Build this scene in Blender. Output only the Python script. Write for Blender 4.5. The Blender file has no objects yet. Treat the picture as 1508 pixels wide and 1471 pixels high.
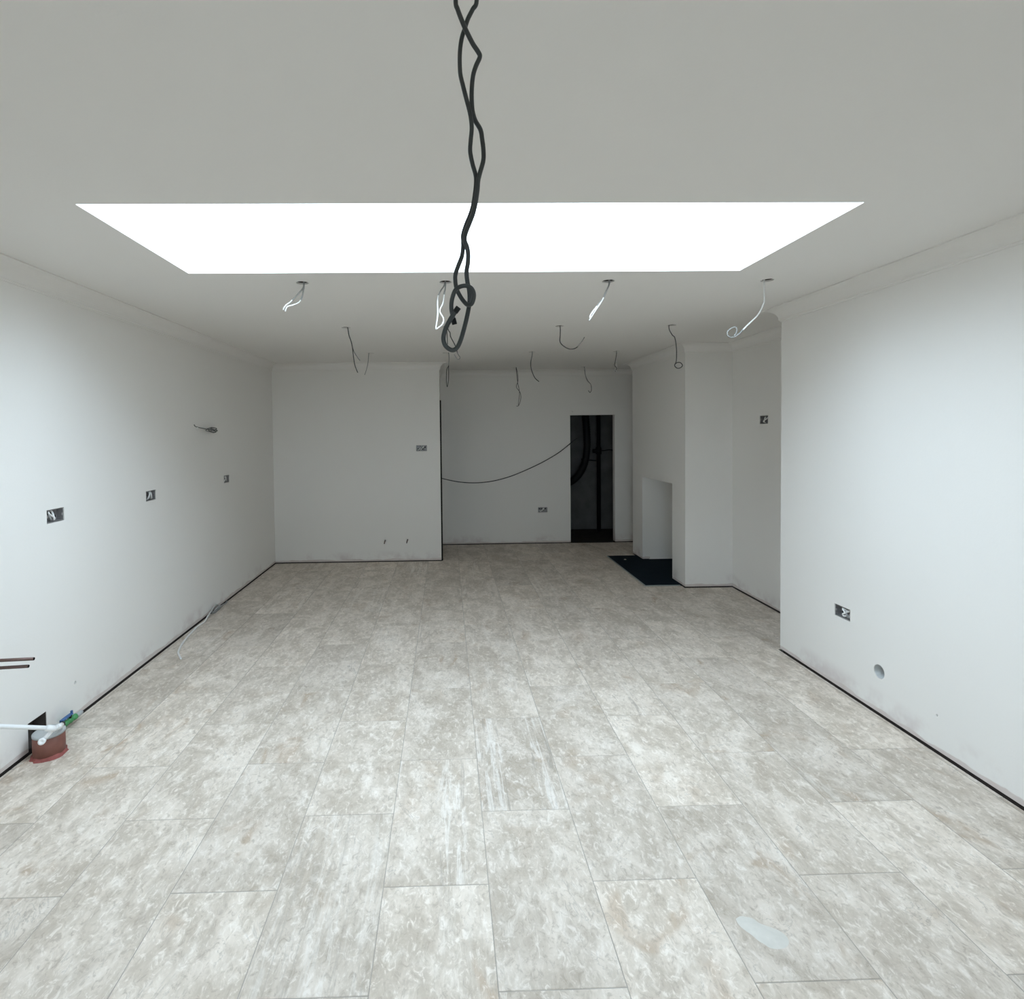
import bpy, bmesh, math, random
from mathutils import Vector, Matrix
random.seed(7)
scn = bpy.context.scene
COL = scn.collection

# ------------------------------------------------------------------ camera
F_PX, CX, CY, IW, IH = 805.27, 675.09, 656.06, 1508.0, 1471.0
YAW, PITCH, ROLL, CAM_Z = 0.0215, 0.0263, -0.0114, 1.7268
_fw = Vector((math.sin(YAW)*math.cos(PITCH), math.cos(YAW)*math.cos(PITCH), -math.sin(PITCH)))
_r0 = Vector((math.cos(YAW), -math.sin(YAW), 0.0))
_u0 = _r0.cross(_fw)
CR = math.cos(ROLL)*_r0 + math.sin(ROLL)*_u0
CU = -math.sin(ROLL)*_r0 + math.cos(ROLL)*_u0
CAMP = Vector((0, 0, CAM_Z))
cam = bpy.data.cameras.new('camera')
cam.sensor_fit = 'HORIZONTAL'
cam.sensor_width = 36.0
cam.lens = F_PX/IW*36.0
cam.shift_x = (IW/2-CX)/IW
cam.shift_y = (CY-IH/2)/IW
cam.clip_start = 0.02
cam.clip_end = 200
cam_o = bpy.data.objects.new('camera', cam)
COL.objects.link(cam_o)
M = Matrix((CR, CU, -_fw)).transposed().to_4x4()
M.translation = CAMP
cam_o.matrix_world = M
scn.camera = cam_o

# ------------------------------------------------------------------ sky, exposure
EXPOSURE = 0.0
SKY = 16.1
w = bpy.data.worlds.new('overcast_sky')
scn.world = w
w.use_nodes = True
nt = w.node_tree
nt.nodes.clear()
bg = nt.nodes.new('ShaderNodeBackground'); wo = nt.nodes.new('ShaderNodeOutputWorld')
bg.inputs['Color'].default_value = (0.79, 0.915, 1.045, 1)   # even overcast
bg.inputs['Strength'].default_value = SKY
nt.links.new(bg.outputs[0], wo.inputs['Surface'])
scn.view_settings.view_transform = 'Standard'
scn.view_settings.look = 'None'
scn.view_settings.exposure = EXPOSURE
scn.view_settings.gamma = 1.0
scn.view_settings.use_curve_mapping = False
scn.cycles.max_bounces = 7
scn.cycles.diffuse_bounces = 6
scn.cycles.transparent_max_bounces = 12
scn.cycles.caustics_reflective = False
scn.cycles.caustics_refractive = False

# ------------------------------------------------------------------ room numbers (metres)
H = 2.633
XL, XP, XR, XA = -2.289, -0.087, 2.572, 3.088
Y0, Y1, Y2, Y3, Y4, Y5 = -1.6, 7.262, 8.2805, 7.508, 5.839, 4.151
ZB = 0.012                                   # plaster stops above the screed
SKX0, SKX1, SKY0, SKY1 = -1.444, 1.701, 2.200, 3.1425
SHAFT = 0.44
DX0, DX1, DZ = 1.880, 2.561, 1.95            # doorway in the back wall
FY0, FY1, FZ = 6.182, 7.138, 1.10            # fireplace opening
HX0, HY0, HY1 = 2.17, 5.925, 7.36            # hearth
RD_X0, RD_X1, RD_Z0, RD_Z = -0.5, 0.6, 0.90, 2.05   # unseen window added behind the viewer, sized for its light

def portal(name, loc, rot, sx_, sy_):        # sampling guide for the sky through an opening, gives no light of its own
    l = bpy.data.lights.new(name, 'AREA'); l.shape = 'RECTANGLE'; l.size = sx_; l.size_y = sy_
    l.cycles.is_portal = True
    o = bpy.data.objects.new(name, l); COL.objects.link(o); o.location = loc; o.rotation_euler = rot
portal('skylight_portal', ((SKX0+SKX1)/2, (SKY0+SKY1)/2, H+SHAFT+0.12), (0, 0, 0), SKX1-SKX0, SKY1-SKY0)
portal('added_window_portal', ((RD_X0+RD_X1)/2, Y0-0.13, (RD_Z0+RD_Z)/2), (math.radians(90), 0, 0), RD_X1-RD_X0, RD_Z-RD_Z0)

# ------------------------------------------------------------------ helpers
def px(x, y, ax, val):
    """point on the plane coordinate[ax] = val that is seen at pixel x, y"""
    d = _fw + CR*((x-CX)/F_PX) - CU*((y-CY)/F_PX)
    return CAMP + d*((val-CAMP[ax])/d[ax])

def link(name, me, mat=None, parent=None, kind=None, label=None, cat=None, group=None):
    if mat and not me.materials: me.materials.append(mat)
    o = bpy.data.objects.new(name, me); COL.objects.link(o)
    if parent: o.parent = parent
    if kind: o['kind'] = kind
    if label: o['label'] = label
    if cat: o['category'] = cat
    if group: o['group'] = group
    return o

def mesh(name, verts, faces, smooth=False):
    me = bpy.data.meshes.new(name); me.from_pydata([tuple(v) for v in verts], [], faces); me.update()
    bm = bmesh.new(); bm.from_mesh(me)
    bmesh.ops.remove_doubles(bm, verts=bm.verts, dist=1e-5)
    bmesh.ops.recalc_face_normals(bm, faces=bm.faces); bm.to_mesh(me); bm.free()
    if smooth:
        for p in me.polygons: p.use_smooth = True
    return me

BOXF = [(0,3,2,1),(4,5,6,7),(0,1,5,4),(1,2,6,5),(2,3,7,6),(3,0,4,7)]
def box_vf(x0, y0, z0, x1, y1, z1):
    return [(x0,y0,z0),(x1,y0,z0),(x1,y1,z0),(x0,y1,z0),(x0,y0,z1),(x1,y0,z1),(x1,y1,z1),(x0,y1,z1)], BOXF
def boxes(name, lst):
    V, Fc = [], []
    for b in lst:
        v, f = box_vf(*b); n = len(V); V += v; Fc += [tuple(i+n for i in q) for q in f]
    me = bpy.data.meshes.new(name); me.from_pydata(V, [], Fc); me.update()
    return me

def slab(name, org, U, V, N, u0, u1, v0, v1, t, rects=(), circles=(), seg=32):
    """wall plate: front face on the plane org + uU + vV, thickness t behind it; rects and circles are real openings"""
    org, U, V, N = Vector(org), Vector(U), Vector(V), Vector(N)
    us, vs = {u0, u1}, {v0, v1}
    pads = []
    for (a, b, c, d) in rects: us |= {max(a, u0), min(b, u1)}; vs |= {max(c, v0), min(d, v1)}
    for (cu, cv, r) in circles:
        k = r*1.35; pads.append((cu, cv, r, k)); us |= {cu-k, cu+k}; vs |= {cv-k, cv+k}
    us, vs = sorted(us), sorted(vs)
    P2, idx, Fc = [], {}, []
    def vid(u, v):
        k = (round(u, 5), round(v, 5))
        if k not in idx: idx[k] = len(P2); P2.append((u, v))
        return idx[k]
    for i in range(len(us)-1):
        for j in range(len(vs)-1):
            a, b, c, d = us[i], us[i+1], vs[j], vs[j+1]
            mu, mv = (a+b)/2, (c+d)/2
            if b-a < 1e-5 or d-c < 1e-5: continue
            if any(r[0] < mu < r[1] and r[2] < mv < r[3] for r in rects): continue
            if any(abs(mu-p[0]) < p[3] and abs(mv-p[1]) < p[3] for p in pads): continue
            Fc.append((vid(a, c), vid(b, c), vid(b, d), vid(a, d)))
    for (cu, cv, r, k) in pads:
        inn, out = [], []
        for s in range(seg):
            an = 2*math.pi*(s+0.0)/seg
            ca, sa = math.cos(an), math.sin(an); m = max(abs(ca), abs(sa))
            inn.append(vid(cu+r*ca, cv+r*sa)); out.append(vid(cu+k*ca/m, cv+k*sa/m))
        for s in range(seg):
            q = (s+1) % seg; Fc.append((out[s], out[q], inn[q], inn[s]))
    n = len(P2)
    Vv = [org+U*u+V*v for u, v in P2] + [org+U*u+V*v-N*t for u, v in P2]
    cnt = {}
    for f in Fc:
        for a, b in zip(f, f[1:]+f[:1]):
            cnt[(a, b)] = cnt.get((a, b), 0)+1
    allF = list(Fc) + [tuple(i+n for i in reversed(f)) for f in Fc]
    for (a, b) in cnt:
        if (b, a) not in cnt: allF.append((b, a, a+n, b+n))
    return mesh(name, Vv, allF)

def catmull(pts, sub=6):
    pts = [Vector(p) for p in pts]
    if len(pts) < 3: return pts
    out = []
    for i in range(len(pts)-1):
        p0 = pts[max(i-1, 0)]; p1 = pts[i]; p2 = pts[i+1]; p3 = pts[min(i+2, len(pts)-1)]
        for s in range(sub):
            t = s/sub
            out.append(0.5*((2*p1)+(p2-p0)*t+(2*p0-5*p1+4*p2-p3)*t*t+(3*p1-p0-3*p2+p3)*t**3))
    out.append(pts[-1]); return out

def tube_vf(pts, r, seg=8, flat=1.0, open_r=None):
    P = [Vector(p) for p in pts]
    V, Fc = [], []
    t0 = (P[1]-P[0]).normalized()
    n = t0.orthogonal().normalized()
    for i, p in enumerate(P):
        t = (P[min(i+1, len(P)-1)]-P[max(i-1, 0)])
        t = t.normalized() if t.length > 1e-9 else t0
        n = (n-t*n.dot(t)); n = n.normalized() if n.length > 1e-9 else t.orthogonal().normalized()
        b = t.cross(n)
        rr = r[i] if isinstance(r, (list, tuple)) else r
        for s in range(seg):
            a = 2*math.pi*s/seg
            V.append(p+n*(math.cos(a)*rr)+b*(math.sin(a)*rr*flat))
    for i in range(len(P)-1):
        for s in range(seg):
            q = (s+1) % seg
            Fc.append((i*seg+s, i*seg+q, (i+1)*seg+q, (i+1)*seg+s))
    Fc.append(tuple(reversed(range(seg)))); Fc.append(tuple((len(P)-1)*seg+s for s in range(seg)))
    return V, Fc
def tube(name, pts, r, seg=8, sub=6, smooth=True, flat=1.0):
    v, f = tube_vf(catmull(pts, sub) if sub else pts, r, seg, flat)
    me = mesh(name, v, f)
    if smooth:
        for p in me.polygons: p.use_smooth = len(p.vertices) == 4
    return me
def lathe(name, prof, axis_o, axis, seg=24, smooth=True, cap=True):
    """prof: (radius, along) pairs"""
    o, a = Vector(axis_o), Vector(axis).normalized(); n = a.orthogonal().normalized(); b = a.cross(n)
    V, Fc = [], []
    for (r, h) in prof:
        for s in range(seg):
            an = 2*math.pi*s/seg
            V.append(o+a*h+n*(r*math.cos(an))+b*(r*math.sin(an)))
    for i in range(len(prof)-1):
        for s in range(seg):
            q = (s+1) % seg; Fc.append((i*seg+s, i*seg+q, (i+1)*seg+q, (i+1)*seg+s))
    if cap and prof[0][0] > 1e-6: Fc.append(tuple(reversed(range(seg))))
    if prof[-1][0] > 1e-6: Fc.append(tuple((len(prof)-1)*seg+s for s in range(seg)))
    me = mesh(name, V, Fc)
    if smooth:
        for p in me.polygons: p.use_smooth = len(p.vertices) == 4
    return me

# ------------------------------------------------------------------ materials
def base_mat(name, col, rough=0.6, spec=0.3, metal=0.0):
    m = bpy.data.materials.new(name); m.use_nodes = True
    b = m.node_tree.nodes['Principled BSDF']
    b.inputs['Base Color'].default_value = (*col, 1); b.inputs['Roughness'].default_value = rough
    b.inputs['Specular IOR Level'].default_value = spec; b.inputs['Metallic'].default_value = metal
    return m, m.node_tree, b
def N(t, kind, **kw):
    n = t.nodes.new(kind)
    for k, v in kw.items(): setattr(n, k, v)
    return n
def noise(t, vec, scale, detail=4, rough=0.55, dist=0.0):
    n = N(t, 'ShaderNodeTexNoise'); n.inputs['Scale'].default_value = scale; n.inputs['Detail'].default_value = detail
    n.inputs['Roughness'].default_value = rough; n.inputs['Distortion'].default_value = dist
    if vec is not None: t.links.new(vec, n.inputs['Vector'])
    return n.outputs['Fac']
def ramp(t, fac, lo, hi, a=0.0, b=1.0):
    n = N(t, 'ShaderNodeMapRange'); n.interpolation_type = 'SMOOTHSTEP'
    n.inputs['From Min'].default_value = lo; n.inputs['From Max'].default_value = hi
    n.inputs['To Min'].default_value = a; n.inputs['To Max'].default_value = b
    t.links.new(fac, n.inputs['Value']); return n.outputs[0]
def math_n(t, op, a, b=None):
    n = N(t, 'ShaderNodeMath', operation=op)
    for i, v in enumerate((a, b)):
        if v is None: continue
        if isinstance(v, (int, float)): n.inputs[i].default_value = v
        else: t.links.new(v, n.inputs[i])
    return n.outputs[0]
def mixc(t, fac, a, b, mode='MIX'):
    n = N(t, 'ShaderNodeMix', data_type='RGBA', blend_type=mode)
    for i, v in ((0, fac), (6, a), (7, b)):
        if isinstance(v, (int, float)): n.inputs[i].default_value = v
        elif isinstance(v, tuple): n.inputs[i].default_value = (*v, 1)
        else: t.links.new(v, n.inputs[i])
    return n.outputs[2]
def bump(t, b, h, strength, dist=0.001):
    n = N(t, 'ShaderNodeBump'); n.inputs['Strength'].default_value = strength; n.inputs['Distance'].default_value = dist
    t.links.new(h, n.inputs['Height']); t.links.new(n.outputs[0], b.inputs['Normal'])

PAINT = (0.842, 0.816, 0.780)
def paint_mat(name, base_strip=False):
    m, t, b = base_mat(name, PAINT, 0.85, 0.15)
    pos = N(t, 'ShaderNodeNewGeometry').outputs['Position']
    c = mixc(t, noise(t, pos, 1.3, 1), tuple(v*0.975 for v in PAINT), PAINT)
    if base_strip:
        sep = N(t, 'ShaderNodeSeparateXYZ'); t.links.new(pos, sep.inputs[0]); z = sep.outputs['Z']
        # raw plaster edge left unpainted along the floor, uneven in height
        edge = math_n(t, 'ADD', z, math_n(t, 'MULTIPLY', math_n(t, 'SUBTRACT', noise(t, pos, 5, 3), 0.5), 0.055))
        raw = ramp(t, edge, 0.030, 0.038, 1, 0)
        pl = mixc(t, noise(t, pos, 9, 2), (0.60, 0.51, 0.47), (0.72, 0.67, 0.64))
        # scuffs: patchy smears of dust and plaster near the floor
        sm = math_n(t, 'MULTIPLY', ramp(t, noise(t, pos, 2.6, 4, 0.65), 0.46, 0.66), ramp(t, z, 0.05, 0.17, 0.55, 0))
        c = mixc(t, sm, c, (0.56, 0.47, 0.46))
        c = mixc(t, raw, c, pl)
    t.links.new(c, b.inputs['Base Color'])
    bump(t, b, noise(t, pos, 90, 1), 0.12, 0.002)
    return m
M_PAINT = paint_mat('white_emulsion')
M_WALL = paint_mat('white_emulsion_on_plaster', True)
M_COVE = paint_mat('white_cornice_paint')

def simple(name, col, rough=0.6, spec=0.3, metal=0.0, var=0.12, scale=20):
    m, t, b = base_mat(name, col, rough, spec, metal)
    tcn = N(t, 'ShaderNodeTexCoord').outputs['Object']
    c = mixc(t, noise(t, tcn, scale, 4), tuple(v*(1-var) for v in col), tuple(min(1, v*(1+var)) for v in col))
    t.links.new(c, b.inputs['Base Color']); return m
M_SCREED_GAP = simple('dark_screed_and_gap', (0.075, 0.062, 0.056), 0.95, 0.1, scale=12, var=0.4)  # floor screed; on the wall-foot strips it stands in for shade
M_GROUT = simple('tile_grout', (0.39, 0.355, 0.315), 0.9, 0.1, scale=9, var=0.35)
M_BLACKCABLE = simple('dark_grey_cable_sheath', (0.042, 0.046, 0.046), 0.45, 0.4)
M_GREYCABLE = simple('grey_cable_sheath', (0.30, 0.30, 0.29), 0.55, 0.3)
M_DARKWIRE = simple('dark_cable_sheath', (0.10, 0.10, 0.098), 0.55, 0.3)
M_WHITECABLE = simple('white_cable_sheath', (0.80, 0.79, 0.77), 0.5, 0.3)
M_PLASTIC = simple('white_plastic_pipe', (0.84, 0.85, 0.85), 0.35, 0.45, var=0.03)
M_GALV = simple('galvanised_steel', (0.36, 0.35, 0.35), 0.5, 0.4, 0.6, var=0.35, scale=60)
M_VOID = simple('dusty_void', (0.10, 0.085, 0.075), 0.95, 0.05, var=0.4)
M_COPPER = simple('tarnished_copper', (0.15, 0.098, 0.085), 0.45, 0.5, 0.6, var=0.3, scale=70)
M_COPPER_END = simple('pipe_bore_black', (0.01, 0.009, 0.009), 0.8, 0.1)
M_TERRA = simple('terracotta_drain_plastic', (0.20, 0.082, 0.062), 0.5, 0.35, var=0.25, scale=30)
M_TERRADARK = simple('red_clay_dirt', (0.30, 0.10, 0.09), 0.9, 0.1, var=0.4, scale=50)
M_GREYCAP = simple('pale_grey_cap', (0.42, 0.43, 0.43), 0.45, 0.3)
M_GREEN = simple('green_valve_body', (0.07, 0.28, 0.10), 0.45, 0.4)
M_BLUE = simple('blue_valve_lever', (0.05, 0.13, 0.32), 0.45, 0.4)
M_BLACK = simple('black_rubber', (0.012, 0.012, 0.012), 0.6, 0.3)
M_BLOCK = simple('unpainted_concrete_block', (0.19, 0.185, 0.175), 0.95, 0.1, var=0.45, scale=5)
M_JAMB_DARK = simple('unlit_jamb_dark', (0.022, 0.019, 0.017), 0.8, 0.15)
M_FRAME = simple('anthracite_aluminium', (0.035, 0.038, 0.042), 0.4, 0.4)
M_SMEAR = simple('dried_plaster', (0.61, 0.585, 0.535), 0.9, 0.1, var=0.16, scale=22)
M_SLEEVE = simple('grey_sleeve_plastic', (0.62, 0.63, 0.62), 0.6, 0.25, var=0.06)
M_TANGLE = simple('pale_grey_cable_sheath', (0.50, 0.49, 0.48), 0.5, 0.3)
M_TRIM_LIT_EDGE = simple('pale_trim_and_lit_edge', (0.32, 0.36, 0.36), 0.4, 0.4, 0.3)
M_PATIO = simple('patio_paving', (0.28, 0.28, 0.265), 0.9, 0.2, var=0.2, scale=1.0)

def slate_mat():
    m, t, b = base_mat('dark_slate', (0.012, 0.018, 0.024), 0.85, 0.08)
    o = N(t, 'ShaderNodeTexCoord').outputs['Object']
    c = mixc(t, noise(t, o, 5, 6), (0.004, 0.008, 0.014), (0.010, 0.018, 0.026)); t.links.new(c, b.inputs['Base Color'])
    bump(t, b, noise(t, o, 30, 5), 0.3, 0.002); return m
M_SLATE = slate_mat()

def glass_mat():
    m = bpy.data.materials.new('clear_glazing'); m.use_nodes = True; t = m.node_tree; t.nodes.clear()
    out = N(t, 'ShaderNodeOutputMaterial'); mx = N(t, 'ShaderNodeMixShader'); tr = N(t, 'ShaderNodeBsdfTransparent')
    gl = N(t, 'ShaderNodeBsdfGlossy'); gl.inputs['Roughness'].default_value = 0.02
    lw = N(t, 'ShaderNodeLayerWeight')
    fr = math_n(t, 'ADD', math_n(t, 'MULTIPLY', math_n(t, 'POWER', lw.outputs['Facing'], 5.0), 0.96), 0.04)
    tr.inputs['Color'].default_value = (0.90, 0.93, 0.94, 1)
    t.links.new(fr, mx.inputs[0]); t.links.new(tr.outputs[0], mx.inputs[1]); t.links.new(gl.outputs[0], mx.inputs[2])
    t.links.new(mx.outputs[0], out.inputs['Surface']); return m
M_GLASS = glass_mat()

def tile_mat():
    m, t, b = base_mat('travertine_porcelain', (0.5, 0.48, 0.45), 0.5, 0.35)
    o = N(t, 'ShaderNodeTexCoord').outputs['Object']
    def attr(n):
        a = N(t, 'ShaderNodeAttribute'); a.attribute_type = 'OBJECT'; a.attribute_name = n; return a
    seed = attr('seed').outputs['Fac']; vein = attr('vein').outputs['Fac']; tone = attr('tone').outputs['Fac']; warm = attr('warm').outputs['Fac']
    cmb = N(t, 'ShaderNodeCombineXYZ'); t.links.new(seed, cmb.inputs[0]); t.links.new(math_n(t, 'MULTIPLY', seed, 1.7), cmb.inputs[1])
    t.links.new(math_n(t, 'MULTIPLY', seed, 0.37), cmb.inputs[2])
    add = N(t, 'ShaderNodeVectorMath', operation='ADD'); t.links.new(o, add.inputs[0]); t.links.new(cmb.outputs[0], add.inputs[1])
    v = add.outputs[0]
    def stretch(sx_, sy_, rz):
        mp = N(t, 'ShaderNodeMapping'); mp.inputs['Scale'].default_value = (sx_, sy_, 1); mp.inputs['Rotation'].default_value = (0, 0, rz)
        t.links.new(v, mp.inputs['Vector']); return mp.outputs[0]
    clouds = noise(t, stretch(1.2, 0.75, 0.5), 4.6, 5, 0.62, 0.6)
    fine = noise(t, stretch(1.0, 0.6, 0.35), 40, 4, 0.70, 0.9)
    mid = noise(t, stretch(1.4, 0.8, -0.4), 13, 5, 0.66, 0.9)
    c = mixc(t, ramp(t, clouds, 0.34, 0.68), (0.50, 0.42, 0.335), (0.725, 0.63, 0.535))
    c = mixc(t, ramp(t, mid, 0.50, 0.72, 0, 0.55), c, (0.86, 0.78, 0.695))
    c = mixc(t, ramp(t, mid, 0.48, 0.28, 0, 0.55), c, (0.43, 0.35, 0.275))
    # brown patches
    br = ramp(t, noise(t, stretch(1.0, 0.7, 0.2), 5.5, 3, 0.55, 0.8), 0.56, 0.74)
    c = mixc(t, math_n(t, 'MULTIPLY', br, warm), c, (0.46, 0.34, 0.235))
    c = mixc(t, ramp(t, fine, 0.52, 0.68, 0, 0.60), c, (0.88, 0.80, 0.72))
    c = mixc(t, ramp(t, fine, 0.47, 0.32, 0, 0.55), c, (0.36, 0.29, 0.225))
    # straight vein-cut stripes along the tile
    st = noise(t, stretch(20, 1.5, 0.0), 1.6, 5, 0.66, 0.6)
    band = ramp(t, noise(t, stretch(3.2, 0.10, 0.0), 2.0, 2, 0.5, 0.2), 0.46, 0.56)
    vein = math_n(t, 'MULTIPLY', vein, band)
    stripe = math_n(t, 'MULTIPLY', ramp(t, st, 0.52, 0.57), ramp(t, st, 0.66, 0.60))
    c = mixc(t, math_n(t, 'MULTIPLY', math_n(t, 'MULTIPLY', stripe, vein), 0.5), c, (0.86, 0.81, 0.75))
    c = mixc(t, math_n(t, 'MULTIPLY', math_n(t, 'MULTIPLY', ramp(t, st, 0.46, 0.36), vein), 0.7), c, (0.38, 0.325, 0.27))
    # hairline crystalline seams wandering across
    sm = noise(t, stretch(1.0, 0.55, 0.9), 3.2, 6, 0.62, 1.2)
    hair = ramp(t, math_n(t, 'ABSOLUTE', math_n(t, 'SUBTRACT', sm, 0.5)), 0.0, 0.010, 1, 0)
    hair = math_n(t, 'MULTIPLY', hair, ramp(t, clouds, 0.50, 0.62))
    c = mixc(t, math_n(t, 'MULTIPLY', hair, 0.30), c, (0.22, 0.205, 0.185))
    hs = N(t, 'ShaderNodeHueSaturation'); hs.inputs['Saturation'].default_value = 0.9; t.links.new(tone, hs.inputs['Value']); t.links.new(c, hs.inputs['Color'])
    t.links.new(hs.outputs[0], b.inputs['Base Color'])
    t.links.new(ramp(t, mid, 0.3, 0.7, 0.42, 0.6), b.inputs['Roughness'])
    bump(t, b, mid, 0.25, 0.001); return m
M_TILE = tile_mat()

# ------------------------------------------------------------------ floor: screed, grout bed and single tiles
FG = 0.010                                   # gap between tiles and walls
T_X, T_Y, TW, TL, JT = 0.1398, 1.6371, 0.40, 0.80, 0.0028
floor = link('floor', boxes('floor', [(XL-0.12, Y0-0.12, -0.15, XA+0.12, Y2+1.6, -0.025)]), M_SCREED_GAP, kind='structure')
RECTS = [(XL+FG, XR-FG, Y0+FG, Y1-FG), (XP+FG, XR-FG, Y1-FG, Y2-FG), (XR-FG, XA-FG, Y5+FG, Y4-FG), (XR-FG, XA-FG, Y3+FG, Y2-FG)]
HEARTH = (HX0-0.009, XR+0.5, HY0-0.009, HY1+0.004)
def allowed(x, y):
    if HEARTH[0] < x < HEARTH[1] and HEARTH[2] < y < HEARTH[3]: return False
    return any(r[0] < x < r[1] and r[2] < y < r[3] for r in RECTS)
CUTX = sorted({v for r in RECTS for v in r[:2]} | set(HEARTH[:2])); CUTY = sorted({v for r in RECTS for v in r[2:]} | set(HEARTH[2:]))
def cells(x0, x1, y0, y1):
    xs = [x0]+[c for c in CUTX if x0 < c < x1]+[x1]; ys = [y0]+[c for c in CUTY if y0 < c < y1]+[y1]
    return [(a, b, c, d) for a, b in zip(xs, xs[1:]) for c, d in zip(ys, ys[1:]) if b-a > 1e-4 and d-c > 1e-4 and allowed((a+b)/2, (c+d)/2)]
link('grout', boxes('grout', [(a, c, -0.025, b, d, -0.0012) for a, b, c, d in cells(XL, XA, Y0, Y2)]), M_GROUT, floor)
def full_tile():
    a, b, ch = TW/2-JT/2, TL/2-JT/2, 0.0012
    V = [(sx_*a, sy_*b, -0.010) for sx_, sy_ in ((-1,-1),(1,-1),(1,1),(-1,1))]
    V += [(sx_*a, sy_*b, -ch) for sx_, sy_ in ((-1,-1),(1,-1),(1,1),(-1,1))]
    V += [(sx_*(a-ch), sy_*(b-ch), 0) for sx_, sy_ in ((-1,-1),(1,-1),(1,1),(-1,1))]
    Fc = [(8,9,10,11)]
    for k in (0, 4):
        for i in range(4): Fc.append((k+i, k+(i+1) % 4, k+4+(i+1) % 4, k+4+i))
    return mesh('tile', V, Fc)
FULL = full_tile(); FULL.materials.append(M_TILE)
ci0 = math.floor((XL-T_X)/TW)-1; ci1 = math.ceil((XA-T_X)/TW)+1
STRONG = {(-1, 0): 0.25, (-1, 1): 1.0, (0, 1): 1.0, (0, 0): 0.1, (2, 2): 0.9, (-2, 6): 0.8, (-2, 3): 0.4}
for ci in range(ci0, ci1):
    off = 0.0 if ci % 2 == 0 else 0.5
    for ri in range(-5, 12):
        cx_, cy_ = T_X+(ci+0.5)*TW, T_Y+(ri+0.5+(off if off == 0 else off-1))*TL
        x0, x1, y0, y1 = cx_-TW/2+JT/2, cx_+TW/2-JT/2, cy_-TL/2+JT/2, cy_+TL/2-JT/2
        cl = cells(x0, x1, y0, y1)
        if not cl: continue
        area = sum((b-a)*(d-c) for a, b, c, d in cl)
        if area < 0.0008: continue
        if abs(area-(x1-x0)*(y1-y0)) < 1e-6: me = FULL
        else:
            me = boxes('tile', [(a-cx_, c-cy_, -0.010, b-cx_, d-cy_, 0.0) for a, b, c, d in cl]); me.materials.append(M_TILE)
        t = link('tile', me, None, floor)
        t.location = (cx_, cy_, random.uniform(-0.0003, 0.0003))
        t['seed'] = random.uniform(0, 90.0); t['tone'] = random.uniform(0.90, 1.07); t['warm'] = random.choice((0.3, 0.5, 0.8, 1.0))
        t['vein'] = STRONG.get((ci, ri), random.choice((0, 0, 0.1, 0.15, 0.3, 0.55)))

# ------------------------------------------------------------------ walls
BW, BH, BD = 0.142, 0.078, 0.042             # socket box openings
LB = [(3.234, 1.262), (4.267, 1.257), (5.723, 1.258)]
def brect(u, v, w_=BW, h_=BH): return (u-w_/2, u+w_/2, v-h_/2, v+h_/2)
NOTCH = (2.975, 3.112, -1, 0.166)
def wall(name, *a, mat=M_WALL, **k): return link(name, slab(name, *a, **k), mat, kind='structure')
X, Yv, Z = (1,0,0), (0,1,0), (0,0,1)
nX, nY, nZ = (-1,0,0), (0,-1,0), (0,0,-1)
wall('wall_left', (XL,0,0), Yv, Z, X, Y0-0.1, Y1+0.06, ZB, H+0.02, 0.1, rects=[brect(*b) for b in LB]+[NOTCH, (5.36, 5.47, 1.752, 1.790)], circles=[(3.358, 0.216, 0.010)])
wall('wall_partition', (0,Y1,0), X, Z, nY, XL-0.05, XP, ZB, H+0.02, 0.05, rects=[brect(-0.334, 1.506)], circles=[(-0.835, 0.282, 0.012), (-0.538, 0.287, 0.012)])
wall('wall_partition_side', (XP,0,0), Yv, Z, X, Y1+0.05, Y2, ZB, H+0.02, 0.08, rects=[(Y1+0.049, Y2-0.12, -1, 2.15)])
wall('wall_back', (0,Y2,0), X, Z, nY, XP-0.1, XA+0.1, ZB, H+0.02, 0.1, rects=[(DX0, DX1, -1, DZ), brect(1.453, 0.513)], circles=[(1.917, 2.003, 0.007)])
wall('wall_far_alcove', (XA,0,0), Yv, Z, nX, Y3-0.05, Y2, ZB, H+0.02, 0.1)
wall('wall_chimney_far', (0,Y3,0), X, Z, Yv, XR+0.1, XA, ZB, H+0.02, 0.1)
wall('wall_chimney', (XR,0,0), Yv, Z, nX, Y4, Y3, ZB, H+0.02, 0.1, rects=[(FY0, FY1, -1, FZ)])
wall('wall_chimney_near', (0,Y4,0), X, Z, nY, XR+0.1, XA, ZB, H+0.02, 0.1)
wall('wall_alcove', (XA,0,0), Yv, Z, nX, Y5, Y4, ZB, H+0.02, 0.1, rects=[brect(5.26, 1.805, 0.140, 0.082)])
wall('wall_alcove_return', (0,Y5,0), X, Z, Yv, XR+0.1, XA, ZB, H+0.02, 0.1)
HC = (3.182, 0.259, 0.041)
wall('wall_right', (XR,0,0), Yv, Z, nX, Y0-0.1, Y5, ZB, H+0.02, 0.1, rects=[brect(3.49, 0.514)], circles=[HC, (2.794, 0.199, 0.006)], )
wall('wall_rear', (0,Y0,0), X, Z, Yv, XL-0.1, XR+0.1, ZB, H+0.02, 0.12, rects=[(RD_X0, RD_X1, RD_Z0, RD_Z)])
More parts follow.
